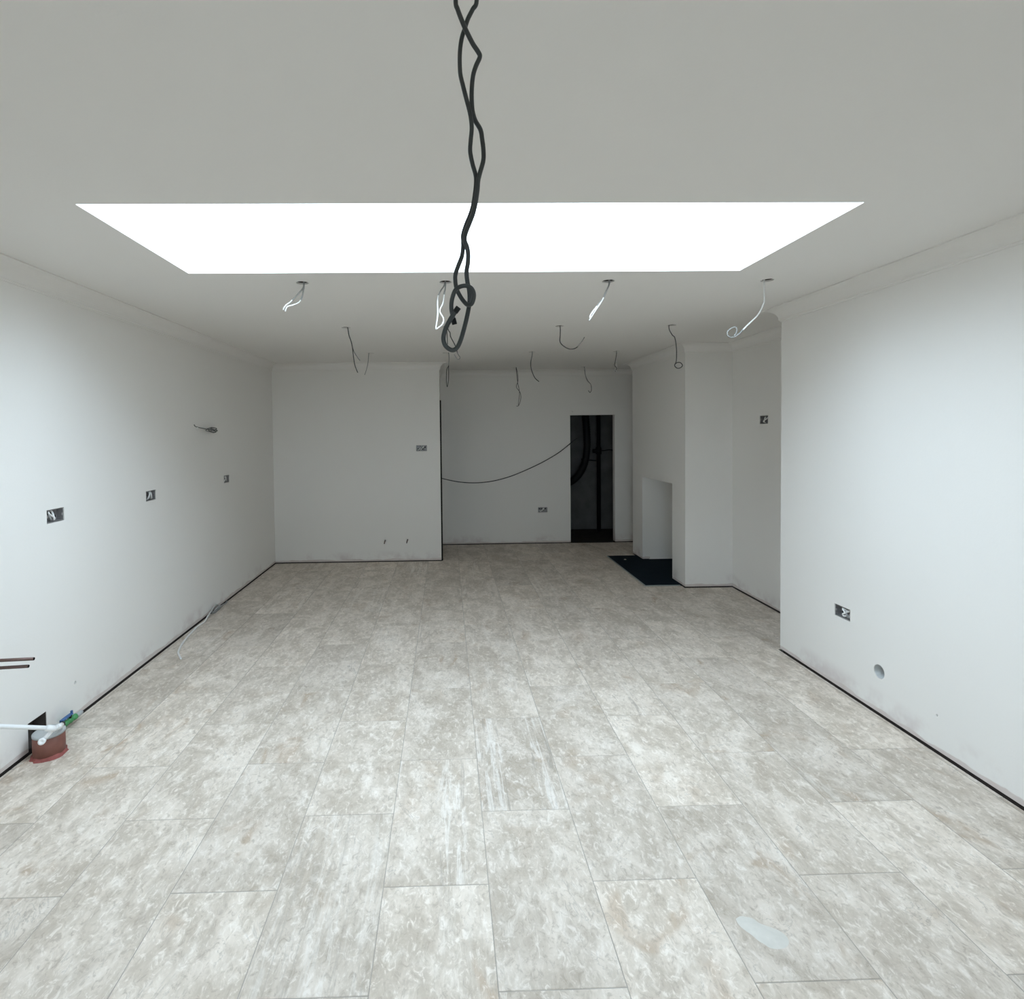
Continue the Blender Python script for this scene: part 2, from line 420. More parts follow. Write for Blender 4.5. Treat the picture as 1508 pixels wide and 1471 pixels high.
# rough backs behind the openings cut in the plaster
def backing(wname, *bx): link('backing', boxes('backing', [bx]), M_VOID, bpy.data.objects[wname])
for yy, zz in LB: backing('wall_left', XL-0.106, yy-0.1, zz-0.07, XL-0.1, yy+0.1, zz+0.07)
backing('wall_left', XL-0.106, 5.32, 1.72, XL-0.1, 5.51, 1.82)
backing('wall_left', XL-0.106, 3.33, 0.19, XL-0.1, 3.39, 0.24)
backing('wall_right', XR+0.1, 3.39, 0.44, XR+0.106, 3.59, 0.59)
backing('wall_right', XR+0.1, 2.77, 0.175, XR+0.106, 2.82, 0.225)
backing('wall_alcove', XA+0.1, 5.16, 1.73, XA+0.106, 5.36, 1.88)
backing('wall_back', 1.35, Y2+0.1, 0.44, 1.56, Y2+0.106, 0.59)
backing('wall_back', 1.89, Y2+0.1, 1.98, 1.94, Y2+0.106, 2.03)
# lining of the fireplace recess
wall('wall_fireplace', (0,FY1,0), X, Z, nY, XR+0.1, 3.02, 0.0, FZ+0.05, 0.06, mat=M_PAINT)
wall('wall_fireplace_near', (0,FY0,0), X, Z, Yv, XR+0.1, 3.02, 0.0, FZ+0.05, 0.06, mat=M_PAINT)
wall('wall_fireplace_back', (3.02,0,0), Yv, Z, nX, FY0-0.05, FY1+0.05, 0.0, FZ+0.1, 0.05, mat=M_PAINT)
wall('wall_fireplace_top', (0,0,FZ), X, Yv, nZ, XR+0.1, 3.05, FY0-0.05, FY1+0.05, 0.05, mat=M_PAINT)
# dark strip set back under the plaster, shade of the gap in its colour
SB = 0.014
base = [('left', (XL-0.09, Y0, XL-SB, Y1+0.04)), ('partition', (XL-0.05, Y1+SB, XP-0.004, Y1+0.05)), ('back', (XP-0.1, Y2+SB, DX0-0.01, Y2+0.09)), ('back_corner', (DX1+0.01, Y2+SB, XA, Y2+0.09)),
        ('chimney', (XR+SB, Y4+SB, XR+0.09, FY0-0.01)), ('chimney_far', (XR+SB, FY1+0.01, XR+0.09, Y3-SB)), ('chimney_near', (XR+0.09, Y4+SB, XA, Y4+0.09)), ('alcove', (XA+SB, Y5, XA+0.09, Y4+0.05)),
        ('right', (XR+SB, Y0, XR+0.09, Y5-SB)), ('rear', (XL, Y0-0.11, XR, Y0-SB)), ('far_alcove', (XA+SB, Y3, XA+0.09, Y2+0.05)),
        ('alcove_return', (XR+0.09, Y5-0.09, XA, Y5-SB)), ('chimney_rear', (XR+0.09, Y3-0.09, XA, Y3-SB)), ('partition_side', (XP-0.08, Y2-0.12, XP-SB, Y2))]
for n, (a, b, c, d) in base:
    link('shadow_gap_'+n, boxes(n, [(a, b, -0.03, c, d, ZB+0.002)]), M_SCREED_GAP, kind='structure')

# ------------------------------------------------------------------ ceiling, skylight
DLX = (-0.860, 0.005, 1.000, 1.985); DLY = (3.35, 4.78, 6.33, 7.88)
DOWN = [(0,0),(1,0),(2,0),(3,0),(0,1),(1,1),(2,1),(3,1),(0,2),(1,2),(2,2),(3,2),(2,3),(3,3)]
HR = 0.037
PEND = (0.046, 1.0)
ceil = wall('ceiling', (0,0,H), X, Yv, nZ, XL-0.1, XA+0.1, Y0-0.15, Y2+0.1, 0.05, mat=M_PAINT,
            rects=[(SKX0, SKX1, SKY0, SKY1)], circles=[(DLX[i], DLY[j], HR) for i, j in DOWN]+[(PEND[0], PEND[1], 0.022)])
cup = lathe('downlight_recess', [(HR-0.0006, 0.0), (HR-0.0006, 0.12), (0.0, 0.121)], (0,0,0), Z, 24, True, False); cup.materials.append(M_VOID)
for i, j in DOWN:
    c = link('downlight_recess', cup, None, ceil); c.location = (DLX[i], DLY[j], H+0.010)
c = link('cable_entry_recess', lathe('cable_entry_recess', [(0.026, 0), (0.028, 0.06), (0, 0.061)], (0,0,0), Z, 16, True, False), M_VOID, ceil); c.location = (*PEND, H+0.049)
ZT = H+SHAFT
for n, a in (('wall_skylight_far', ((0,SKY1,0), X, Z, nY, SKX0-0.05, SKX1+0.05)), ('wall_skylight_near', ((0,SKY0,0), X, Z, Yv, SKX0-0.05, SKX1+0.05)),
             ('wall_skylight_left', ((SKX0,0,0), Yv, Z, X, SKY0, SKY1)), ('wall_skylight_right', ((SKX1,0,0), Yv, Z, nX, SKY0, SKY1))):
    wall(n, *a, H+0.05, ZT, 0.06, mat=M_PAINT)
win = link('window_1', boxes('window_1', [(SKX0-0.06, SKY0-0.06, ZT, SKX1+0.06, SKY0, ZT+0.08), (SKX0-0.06, SKY1, ZT, SKX1+0.06, SKY1+0.06, ZT+0.08),
            (SKX0-0.06, SKY0, ZT, SKX0, SKY1, ZT+0.08), (SKX1, SKY0, ZT, SKX1+0.06, SKY1, ZT+0.08)]), M_FRAME, kind='structure')
link('pane', boxes('pane', [(SKX0, SKY0, ZT+0.04, SKX1, SKY1, ZT+0.05)]), M_GLASS, win)

# window behind the viewer, unseen and added for fill light
a, b, yw0, yw1 = RD_X0, RD_X1, Y0-0.09, Y0-0.03
gd = link('added_window', boxes('added_window', [(a, yw0, RD_Z0, a+0.05, yw1, RD_Z), (b-0.05, yw0, RD_Z0, b, yw1, RD_Z), (a+0.05, yw0, RD_Z0, b-0.05, yw1, RD_Z0+0.05), (a+0.05, yw0, RD_Z-0.05, b-0.05, yw1, RD_Z)]), M_FRAME, kind='structure')
link('pane', boxes('pane', [(a+0.05, Y0-0.066, RD_Z0+0.05, b-0.05, Y0-0.054, RD_Z-0.05)]), M_GLASS, gd)
link('patio', boxes('patio', [(-20, -30, -0.3, 20, Y0-0.13, -0.1)]), M_PATIO, kind='structure')

# ------------------------------------------------------------------ cornice
def cove_profile():
    p = [(0.100, 0.0), (0.100, 0.007), (0.090, 0.009)]
    for k in range(1, 10):
        a = math.radians(90*k/10)
        p.append((0.090-0.076*math.sin(a), 0.009+0.076*(1-math.cos(a))))
    p += [(0.014, 0.087), (0.008, 0.090), (0.007, 0.100), (0.0, 0.100)]
    return p
CP = cove_profile()
PATH = [(XL,Y0),(XL,Y1),(XP,Y1),(XP,Y2),(XA,Y2),(XA,Y3),(XR,Y3),(XR,Y4),(XA,Y4),(XA,Y5),(XR,Y5),(XR,Y0)]
def inward(a, b):
    d = (Vector(b)-Vector(a)).normalized(); return Vector((d.y, -d.x))
for i in range(len(PATH)-1):
    a, b = Vector(PATH[i]), Vector(PATH[i+1]); n = inward(a, b)
    na = n+inward(PATH[i-1], PATH[i]) if i > 0 else n
    nb = n+inward(PATH[i+1], PATH[i+2]) if i < len(PATH)-2 else n
    V = []
    for q, nn in ((a, na), (b, nb)):
        for d, dr in CP+[(0.0, 0.0)]:
            p = q+nn*d; V.append((p.x, p.y, H-dr))
    m_ = len(CP)+1
    Fc = [(k, (k+1) % m_, m_+(k+1) % m_, m_+k) for k in range(m_)] + [tuple(range(m_)), tuple(range(2*m_-1, m_-1, -1))]
    link('trim_%d' % (i+1), mesh('trim', V, Fc), M_COVE, kind='structure')

# ------------------------------------------------------------------ store cupboard beyond the doorway, lobby behind the partition
CY1 = 9.55
wall('wall_cupboard_back', (0,CY1,0), X, Z, nY, 1.5, 3.3, -0.025, 2.45, 0.1, mat=M_BLOCK)
wall('wall_cupboard_left', (1.62,0,0), Yv, Z, X, Y2+0.1, CY1, -0.025, 2.45, 0.1, mat=M_BLOCK)
wall('wall_cupboard_right', (3.15,0,0), Yv, Z, nX, Y2+0.1, CY1, -0.025, 2.45, 0.1, mat=M_BLOCK)
wall('ceiling_cupboard', (0,0,2.35), X, Yv, nZ, 1.5, 3.3, Y2+0.09, CY1+0.1, 0.08, mat=M_BLOCK)
wall('wall_lobby_left', (-1.3,0,0), Yv, Z, X, Y1+0.05, Y2+0.1, -0.025, H, 0.05, mat=M_BLOCK)
wall('wall_lobby_back', (0,Y2-0.001,0), X, Z, nY, -1.35, XP-0.08, -0.025, H, 0.05, mat=M_BLOCK)
link('trim_20', boxes('trim_20', [(XP-0.05, Y1+0.006, 0.0, XP+0.020, Y1+0.05, 2.14)]), M_JAMB_DARK, kind='structure')  # dark strip added; the unlit doorway jamb is put into its colour

# ------------------------------------------------------------------ hearth
hx = link('hearth_slab', boxes('hearth_slab', [(HX0, HY0, -0.02, XR+0.001, HY1, 0.008), (XR+0.001, FY0+0.004, -0.02, 3.015, FY1-0.004, 0.008)]), M_SLATE,
          label='dark slate hearth slab lying in the floor at the fireplace opening', cat='hearth')
link('trim_and_lit_edge', boxes('trim_and_lit_edge', [(HX0-0.007, HY0-0.007, -0.02, HX0, HY1, 0.009), (HX0, HY0-0.007, -0.02, XR-0.02, HY0, 0.009)]), M_TRIM_LIT_EDGE, hx)  # left strip is tile trim; near strip paints the slab's lit edge
link('plaster_crumb', lathe('plaster_crumb', [(0.0, 0), (0.016, 0.001), (0.013, 0.007), (0.0, 0.010)], (2.335, 7.12, 0.008), Z, 9), M_SMEAR,
     label='small white plaster crumb on the dark hearth slab', cat='debris')

# ------------------------------------------------------------------ socket boxes
def wire_in_box(name, pts, r, mat, parent): return link(name, tube(name, pts, r, 7, 5), mat, parent)
def socket_box(O, U, V, Nn, w_, h_, label, seed):
    """galvanised back box set in the wall; O centre of the opening, U along, V up, Nn out of the wall"""
    O, U, V, Nn = Vector(O), Vector(U), Vector(V), Vector(Nn)
    rnd = random.Random(seed)
    W, Hh, D, th = w_/2-0.0035, h_/2-0.003, BD, 0.0025
    def P(u, v, d): return O+U*u+V*v-Nn*d
    Vv, Fc = [], []
    def addbox(u0, u1, v0, v1, d0, d1):
        n = len(Vv)
        for d in (d0, d1):
            for u, v in ((u0, v0), (u1, v0), (u1, v1), (u0, v1)): Vv.append(P(u, v, d))
        Fc.extend([tuple(i+n for i in q) for q in BOXF])
    f = 0.004
    addbox(-W, W, -Hh, Hh, D-th, D)
    addbox(-W, -W+th, -Hh, Hh, f, D-th); addbox(W-th, W, -Hh, Hh, f, D-th)
    addbox(-W+th, W-th, -Hh, -Hh+th, f, D-th); addbox(-W+th, W-th, Hh-th, Hh, f, D-th)
    addbox(-W+th, -W+0.014, -0.008, 0.008, f, f+0.002); addbox(W-0.014, W-th, -0.008, 0.008, f, f+0.002)   # fixing lugs
    me = bpy.data.meshes.new('socket_box'); me.from_pydata([tuple(v) for v in Vv], [], Fc); me.update()
    bm = bmesh.new(); bm.from_mesh(me); bmesh.ops.recalc_face_normals(bm, faces=bm.faces); bm.to_mesh(me); bm.free()
    o = link('socket_box', me, M_GALV, None, None, label, 'socket box', 'empty metal socket boxes set in the walls')
    for k in range(4):                        # round knock-outs in the back plate
        u = (-W+0.022)+k*(2*W-0.044)/3
        link('knockout', lathe('knockout', [(0.010, 0), (0.010, 0.0012), (0.0, 0.0012)], P(u, rnd.choice((-0.012, 0.012)), D-th), Nn, 12, False), M_BLACK, o)
    for k in range(3):                        # cable tails folded into the box
        u = rnd.uniform(-W*0.75, W*0.75); e = rnd.uniform(-W*0.55, W*0.55); sgn = 1 if k < 2 else -1
        pts = [P(u, sgn*(Hh-0.004), 0.030), P(u*0.8+e*0.2, sgn*Hh*0.45, 0.018), P(e, -sgn*Hh*0.30, 0.008), P(e+rnd.uniform(-0.02, 0.02), -sgn*Hh*0.68, 0.014), P(e+rnd.uniform(-0.03, 0.03), -sgn*Hh*0.30, 0.024)]
        wire_in_box('cable_tail', pts, 0.0058, (M_WHITECABLE, M_GREYCABLE, M_WHITECABLE)[k], o)
    return o
socket_box((XL, *LB[0]), Yv, Z, X, BW, BH, 'metal socket box in the left wall above the copper pipes, nearest of three', 1)
socket_box((XL, *LB[1]), Yv, Z, X, BW, BH, 'metal socket box in the left wall, middle one of three', 2)
socket_box((XL, *LB[2]), Yv, Z, X, BW, BH, 'metal socket box in the left wall, farthest of three, by the partition corner', 3)
socket_box((-0.334, Y1, 1.506), X, Z, nY, BW, BH, 'metal socket box high in the partition wall beside its right edge', 4)
socket_box((1.453, Y2, 0.513), X, Z, nY, BW, BH, 'metal socket box low in the back wall left of the doorway', 5)
socket_box((XA, 5.26, 1.805), Yv, Z, nX, 0.140, 0.082, 'metal socket box high in the alcove wall right of the chimney breast', 6)
socket_box((XR, 3.49, 0.514), Yv, Z, nX, BW, BH, 'metal socket box low in the near right wall above the round hole', 7)

# round duct sleeve in the right wall
link('duct_sleeve', lathe('duct_sleeve', [(HC[2]-0.001, 0.004), (HC[2]-0.001, 0.42), (0.0, 0.421)], (XR, HC[0], HC[1]), X, 32, True, False), M_SLEEVE,
     label='round white sleeve hole low in the near right wall', cat='wall hole')

# ------------------------------------------------------------------ hanging grey pendant cable
def at_depth(pts, Yd, amp=0.0, ph=0.0, k=0.05):
    return [px(x, y, 1, Yd+amp*math.sin(ph+k*i)) for i, (x, y) in enumerate(pts)]
S1 = [(671,0),(674,14),(682,35),(687,46),(696,64),(704.5,77),(706.6,84),(701,97),(697,110),(695,127),(694.6,145),(695.7,162.5),(699.6,177),(707.5,191),(710,205),(712,222.6),(711.6,237),(707,254),(704.2,266),(703.2,279),(700.5,298),(696.5,315),(690,332),(685,345.6),(684.5,355)]
S2 = [(702,0),(696,14),(689,28),(684.6,42),(680,56.5),(677.5,74),(677,92),(678,109.5),(682,127),(687,146.6),(691.6,164),(694,178),(694.6,191),(693,208.5),(692.5,224),(696,242),(700,256),(701,266),(700,280),(697,300),(692.5,316),(686,332),(681.8,346),(682,356)]
B1 = [(687.5,363),(689.4,374),(689,387),(687,401),(688.5,416),(691,427.5),(691.7,443),(689.4,458),(684.7,479),(678,502),(672,513),(664.7,515.4),(656,509),(653,498),(656,484.6),(662.8,471),(668.5,462),(675,453)]
B2 = [(681.8,366.6),(680,378),(675,391),(671,403),(670.4,412),(672,424),(677,435),(683.7,444.6),(689.4,449),(695,446.5),(698,435),(695,425.6),(687.5,421),(678,422),(670.4,427.5),(665.6,441),(664.7,454),(666.6,465.5),(669.4,477)]
def ysin(y, sgn): return sgn*0.0062*math.cos(math.pi*(y-42)/123.0)
A1 = [Vector((PEND[0]-0.008, PEND[1], H+0.07)), Vector((PEND[0]-0.010, PEND[1], H-0.01)), Vector((PEND[0]-0.016, PEND[1], 2.56))]
A2 = [Vector((PEND[0]+0.008, PEND[1], H+0.07)), Vector((PEND[0]+0.010, PEND[1], H-0.01)), Vector((PEND[0]+0.013, PEND[1], 2.56))]
P1 = A1+[px(x, y, 1, 1.0-ysin(min(y, 288), 1)) for x, y in S1]
P2 = A2+[px(x, y, 1, 1.0-ysin(min(y, 288), -1)) for x, y in S2]
dB1 = [-.004,-.002,0,0,0,.002,.006,.006,.004,.002,0,0,0,0,-.002,-.004,-.007,-.010]
dB2 = [.004,.004,.002,0,.0,.003,.006,.002,-.006,-.010,-.011,-.011,-.010,-.008,-.004,0,.002,.006,.008]
P1 += [px(x, y, 1, 1.0+d) for (x, y), d in zip(B1, dB1)]
P2 += [px(x, y, 1, 1.0+d) for (x, y), d in zip(B2, dB2)]
pend = bpy.data.objects.new('pendant_cable', None); COL.objects.link(pend)
pend.location = (PEND[0], PEND[1], H)
pend['label'] = 'thick dark grey twisted cable hanging knotted from the ceiling in the foreground'; pend['category'] = 'cable'
for nme, P, r in (('cable_strand', P1, 0.0042), ('cable_strand', P2, 0.0040)):
    o = link(nme, tube(nme, [p-pend.location for p in P], r, 10, 6), M_BLACKCABLE, pend)
    e = [p-pend.location for p in P][-2:]; d = (e[1]-e[0]).normalized()
    link('cut_end', lathe('cut_end', [(r*1.18, -0.010), (r*1.18, 0.001), (0, 0.001)], e[1], d, 10), M_BLACK, o)

# ------------------------------------------------------------------ downlight cables hanging from the ceiling holes
def downlight(i, j, strands, label, rad=0.0028):
    rad *= 1.25
    hx_, hy_ = DLX[i], DLY[j]
    root = bpy.data.objects.new('downlight_cable', None); COL.objects.link(root); root.location = (hx_, hy_, H)
    root['label'] = label; root['category'] = 'cable'; root['group'] = 'bare downlight cables hanging from ceiling holes'
    for s, (mats, pts) in enumerate(strands):
        P = [Vector((hx_+0.012*(s*2-1)*0.5, hy_+0.006*s, H+0.08))]
        for k, (x, y) in enumerate(pts):
            P.append(px(x, y, 1, hy_-0.05*min(1, k/3.0)+0.012*s*math.sin(k)))
        P = [p-root.location for p in P]
        full = catmull(P, 6); n = len(full)
        if len(mats) == 1:
            link('wire', tube('wire', full, rad, 7, 0), mats[0], root)
        else:                                 # two colours along one wire; a grey upper part paints in backlit shade
            cut = int(n*mats[2])
            link('wire', tube('wire', full[:cut+1], rad*1.1, 7, 0), mats[0], root)
            link('wire_tail', tube('wire_tail', full[cut:], rad, 7, 0), mats[1], root)
G, Wm, Dm = M_GREYCABLE, M_WHITECABLE, M_DARKWIRE
R1, R2, R3, R4 = 'row nearest the skylight', 'second row from the skylight', 'third row from the skylight', 'row farthest from the skylight'
downlight(0, 0, [((G, Wm, 0.55), [(447.6,420),(439.7,432),(428.7,443.7),(420.8,449.7),(417,456.6)]), ((G, Wm, 0.5), [(447.6,420),(446.6,428),(444.6,437.7),(439.7,445.7),(429.7,449.7),(423,451.7),(420,458.6)])],
          'pair of white cable tails hanging from the leftmost hole in the '+R1, 0.0034)
downlight(1, 0, [((G, Wm, 0.3), [(656,420),(654,434),(652,447),(647.6,458),(653,469),(651,478),(641.8,485)]), ((G, Wm, 0.4), [(655,418),(649.5,427.5),(645,437),(644.5,450),(644.7,462),(643.7,471),(641.8,484)])],
          'long white cable tails hanging left of the thick knotted cable, '+R1, 0.0034)
downlight(2, 0, [((G, Wm, 0.62), [(896.9,416),(895,424),(891.6,430.6),(886.8,442.5),(877,457),(867.7,472)]), ((G, Wm, 0.66), [(897.5,416),(893.5,428),(887.5,440),(879,451),(871,461.6),(868.5,468)])],
          'white cable tail slanting left from the third hole in the '+R1, 0.0034)
downlight(3, 0, [((Wm, G, 0.42), [(1125,416),(1125.5,437.7),(1124,448.5),(1116,464),(1101.6,478),(1087,492.6),(1077.8,497),(1071.8,494),(1071.8,488),(1077.8,483),(1083.7,482),(1085,488),(1081,495)])],
          'single curling cable hanging from the rightmost hole in the '+R1, 0.0034)
downlight(0, 1, [((Dm,), [(512.5,485),(514,493.4),(517,503),(519,513),(521,529),(523,539),(526.8,548.7)]), ((Dm, G, 0.7), [(512.5,485),(514,494),(517.5,504),(520,515),(525,524),(530,531)])],
          'forked dark cable hanging from the leftmost hole in the '+R2, 0.0032)
downlight(1, 1, [((Dm, G, 0.6), [(660,485),(662.8,490),(663.7,496),(670.4,509),(674,520.7),(677.6,526.5),(674,529),(668.5,521.7)]), ((Dm,), [(658,484),(658.6,496),(659,507)])],
          'hooked cable hanging behind the loop of the thick knotted cable, '+R2, 0.0032)
downlight(2, 1, [((Dm, G, 0.78), [(825,482.8),(825,493),(825,504),(832,511),(839.5,514),(848,512.5),(854.7,505.7),(860.7,496.6)])],
          'dark cable bent into a wide U, third hole of the '+R2, 0.0032)
downlight(3, 1, [((Dm,), [(985,482),(989.5,492.6),(993.7,497.4),(996,511.7),(996,530.8),(993.5,538),(997,542),(1002,541.5),(1005,538),(1002,534),(997,534),(993.5,537)])],
          'dark cable ending in a small ring beside the chimney breast, '+R2, 0.0032)
downlight(0, 2, [((G,), [(543,521.5),(542,533),(540,543),(537,552)])], 'short plain grey cable, leftmost hole of the '+R3, 0.003)
downlight(1, 2, [((G, Dm, 0.4), [(661,521),(660.6,538),(658,544),(657.4,561),(658.5,569.8)]), ((G, Dm, 0.4), [(661,521),(660.8,538),(660.8,548.5),(660.4,560),(658.8,569.8)])],
          'narrow looped cable hanging by the right end of the partition, '+R3, 0.0032)
downlight(2, 2, [((G, Dm, 0.35), [(783.9,521),(781.7,533.7),(782.6,544),(787.5,556),(793.8,562)])], 'dark cable curving right, third hole of the '+R3, 0.0038)
downlight(3, 2, [((Dm,), [(908,519),(906,533),(905,538),(908,542),(906,547)]), ((Wm,), [(908,519),(907,532),(908.5,538),(906,543),(908,548)])],
          'short crumpled cable, rightmost hole of the '+R3, 0.0032)
downlight(2, 3, [((Dm,), [(761,544),(762.4,552),(762.7,561),(760.5,569.8),(766,578),(767,586.7),(764,597),(760.5,598)]), ((Dm,), [(762,561),(764,571),(765,580),(764,590),(763.5,597)])],
          'long twisted dark cable, left of the two in the '+R4, 0.0032)
downlight(3, 3, [((G,), [(861,543),(861,546),(864,559),(870,565.5)]), ((G, Dm, 0.6), [(861,543),(862,552),(865.5,560),(870,566),(871,574),(868.8,578),(866.5,575)])],
          'kinked cable above the doorway, right of the two in the '+R4, 0.0034)

# ------------------------------------------------------------------ other cables
# wall light tail in the left wall
wl = bpy.data.objects.new('wall_light_cable', None); COL.objects.link(wl); wl.location = (XL, 5.405, 1.771)
wl['label'] = 'short thin wires sticking out of a small hole high in the left wall'; wl['category'] = 'cable'
for k, pts in enumerate(([(313,633),(305,632),(297,630.5),(288,628),(286,625.5)], [(313,634),(304,630),(295,629),(290,630),(290.5,634)], [(314,632),(309,635.5),(303,634),(307,631)], [(314,634),(319,631),(311,629.5),(304,632.5)], [(313,633),(318,636),(312,636.5),(307,633.5),(312,630)], [(315,633),(320,634),(315,637),(309,635),(306,631)])):
    P = [Vector((XL-0.03, 5.405, 1.771))]+[px(x, y, 0, XL+0.008+0.016*q) for q, (x, y) in enumerate(pts)]
    link('wire', tube('wire', [p-wl.location for p in P], 0.0040, 6, 5), (M_DARKWIRE, M_WHITECABLE, M_GREYCABLE, M_DARKWIRE, M_DARKWIRE, M_BLACKCABLE)[k], wl)
# draped black cable from the doorway across to the lobby
D = [(850,645),(840,653),(822,667),(800,680),(775,692),(750,702),(725,708.5),(700,711),(675,709.5),(651,704.5),(644,702)]
Yd = [8.50,8.26,8.20,8.16,8.13,8.11,8.09,8.07,8.05,8.02,8.0]
link('draped_cable', tube('draped_cable', [px(x, y, 1, q) for (x, y), q in zip(D, Yd)], 0.0065, 8, 6), M_BLACKCABLE,
     label='thin black cable draped across the back wall from the dark doorway', cat='cable')
# white flex lying out from the left skirting, and the grey tangle it comes from
Fl = [(309,904,.020),(306,907.5,.016),(301,915.5,.010),(291.6,922,.007),(280.5,933,.007),(269,947,.007),(263,958.5,.007),(263,963,.007),(266.5,970,.007)]
link('floor_cable', tube('floor_cable', [px(x, y, 2, z) for x, y, z in Fl], 0.0075, 8, 6), M_WHITECABLE,
     label='white cable end lying on the tiles along the left wall', cat='cable')
tg = bpy.data.objects.new('cable_tangle', None); COL.objects.link(tg); tg.location = (-2.262, 5.08, 0)
tg['label'] = 'small knotted tangle of grey cable at the foot of the left wall'; tg['category'] = 'cable'
for pts, r, m_ in (([(307,906),(309,903),(314,895),(318.7,890.5),(324,894),(323.5,899.6),(326.6,903.5),(330.6,898),(326,892.4),(321,894),(316,899)], 0.0068, M_TANGLE),
                   ([(312,903),(318,898),(325,893),(329,890),(332,888.4),(334.6,885)], 0.0065, M_GREYCABLE),
                   ([(311,900),(317,902),(322,897),(327,897),(329,902),(324,904),(319,900)], 0.0065, M_GREYCABLE)):
    link('loop', tube('loop', [px(x, y, 0, XL+0.026+0.008*math.sin(q*1.3))-tg.location for q, (x, y) in enumerate(pts)], r, 8, 6), m_, tg)

# ------------------------------------------------------------------ plumbing by the left wall
def copper(Yp, ends, lab):
    a, b = ends
    p1 = px(*b, 1, Yp); p0 = px(*a, 1, Yp); d = (p1-p0).normalized()
    p0 = p1-d*((p1.x-(XL-0.05))/d.x)
    o = link('copper_pipe', tube('copper_pipe', [p0, p1], 0.0075, 14, 0), M_COPPER, label=lab, cat='pipe', group='copper pipe stubs in the left wall')
    link('pipe_bore', lathe('pipe_bore', [(0.0062, -0.001), (0.0062, 0.0006), (0, 0.0006)], p1, d, 14, False), M_COPPER_END, o)
copper(2.60, ((0,972.5),(50,970)), 'upper and longer of two copper pipe stubs jutting from the left wall')
copper(2.60, ((0,983.5),(42,981)), 'lower and shorter of two copper pipe stubs jutting from the left wall')
# terracotta drain stub with cap in the notch
gx, gy = -2.178, 2.975
dp = link('drain_pipe', lathe('drain_pipe', [(0.074, -0.025), (0.074, 0.120), (0.066, 0.120), (0.066, 0.100)], (gx, gy, 0), Z, 32), M_TERRA,
          label='brown terracotta drain stub with grey cap at the foot of the left wall', cat='pipe')
link('cap', lathe('cap', [(0.0755, 0.114), (0.0755, 0.124), (0.070, 0.127), (0.0, 0.128)], (gx, gy, 0), Z, 32), M_GREYCAP, dp)
V, Fc = [], []
rr = random.Random(3)
for s in range(28):
    a = 2*math.pi*s/28; r_ = 0.078+rr.uniform(0.002, 0.014)
    V += [(gx+0.073*math.cos(a), gy+0.073*math.sin(a), 0.016+rr.uniform(-.003,.004)), (gx+r_*math.cos(a), gy+r_*math.sin(a), 0.0)]
for s in range(28):
    q = (s+1) % 28; Fc.append((2*s, 2*q, 2*q+1, 2*s+1))
link('clay_rim', mesh('clay_rim', V, Fc), M_TERRADARK, dp)
link('notch_back', boxes('notch_back', [(XL-0.09, 2.976, -0.02, XL-0.075, 3.111, 0.165), (XL-0.075, 3.1075, -0.02, XL-0.002, 3.1115, 0.1655), (XL-0.075, 2.9755, 0.1620, XL-0.002, 3.1075, 0.1655)]), M_VOID, bpy.data.objects['wall_left'])
# white waste pipe with couplings
wp = bpy.data.objects.new('waste_pipe', None); COL.objects.link(wp)
wp['label'] = 'white plastic waste pipe with elbow running over the brown drain stub'; wp['category'] = 'pipe'
a, b = px(-60, 1067.5, 1, 2.52), px(72, 1072, 1, 2.80)
d_ = (a-b).normalized(); a = a+d_*0.05
a2 = Vector((XL+0.012, a.y-0.05, a.z+0.03)); a3 = Vector((XL-0.03, a.y-0.06, a.z+0.032))   # turns back into the wall out of view
wp.location = b
def wpart(n, pts, r, sub=6, seg=14, m_=M_PLASTIC): return link(n, tube(n, [Vector(p)-wp.location for p in pts], r, seg, sub), m_, wp)
wpart('pipe_run', [a3, a2, a, b], 0.0105)
c2 = px(88, 1070, 1, 2.86); c3 = px(93, 1066, 1, 2.98); c4 = px(97, 1060, 0, XL+0.05)
wpart('coupling', [px(68, 1072, 1, 2.79), px(81, 1073, 1, 2.815)], 0.0150, 0)
wpart('tail_run', [px(80, 1073, 1, 2.815), px(86, 1071, 1, 2.86), c3], 0.0105)
wpart('collar', [px(84, 1071, 1, 2.85), px(90, 1068, 1, 2.92)], 0.0140, 0)
wpart('black_ring', [px(89.5, 1068.5, 1, 2.915), px(92.5, 1066, 1, 2.96)], 0.0125, 0, 14, M_BLACK)
wpart('elbow', [px(77, 1075, 1, 2.81), px(72, 1081, 1, 2.80), px(66, 1087, 1, 2.79), px(62.5, 1090, 1, 2.775)], 0.0095)
e0 = px(62, 1091.5, 1, 2.765)
link('elbow_mouth', lathe('elbow_mouth', [(0.0150, -0.012), (0.0165, 0.004), (0.0165, 0.010), (0.010, 0.011), (0.0, 0.008)], e0-wp.location, Vector((0.35, -0.9, 0.25)), 18), M_PLASTIC, wp)
# green isolating valve with blue lever
v0 = px(103, 1060.5, 0, XL+0.042)
vl = bpy.data.objects.new('isolating_valve', None); COL.objects.link(vl); vl.location = v0
vl['label'] = 'green stop valve with blue lever at the foot of the left wall'; vl['category'] = 'valve'
ax = Vector((0.12, 1, 0.05)).normalized()
link('body', lathe('body', [(0.010, -0.050), (0.017, -0.046), (0.017, -0.022), (0.012, -0.018), (0.015, -0.008), (0.019, 0.0), (0.015, 0.010), (0.012, 0.018), (0.017, 0.022), (0.017, 0.044), (0.010, 0.050)], (0,0,0), ax, 14), M_GREEN, vl)
link('outlet', lathe('outlet', [(0.011, 0.048), (0.013, 0.050), (0.013, 0.085), (0.009, 0.092), (0.0, 0.092)], (0,0,0), ax, 12), M_GREYCAP, vl)
link('stem', lathe('stem', [(0.007, 0.012), (0.007, 0.036), (0.0, 0.036)], (0,0,0), (0.25, -0.1, 1), 10), M_BLACK, vl)
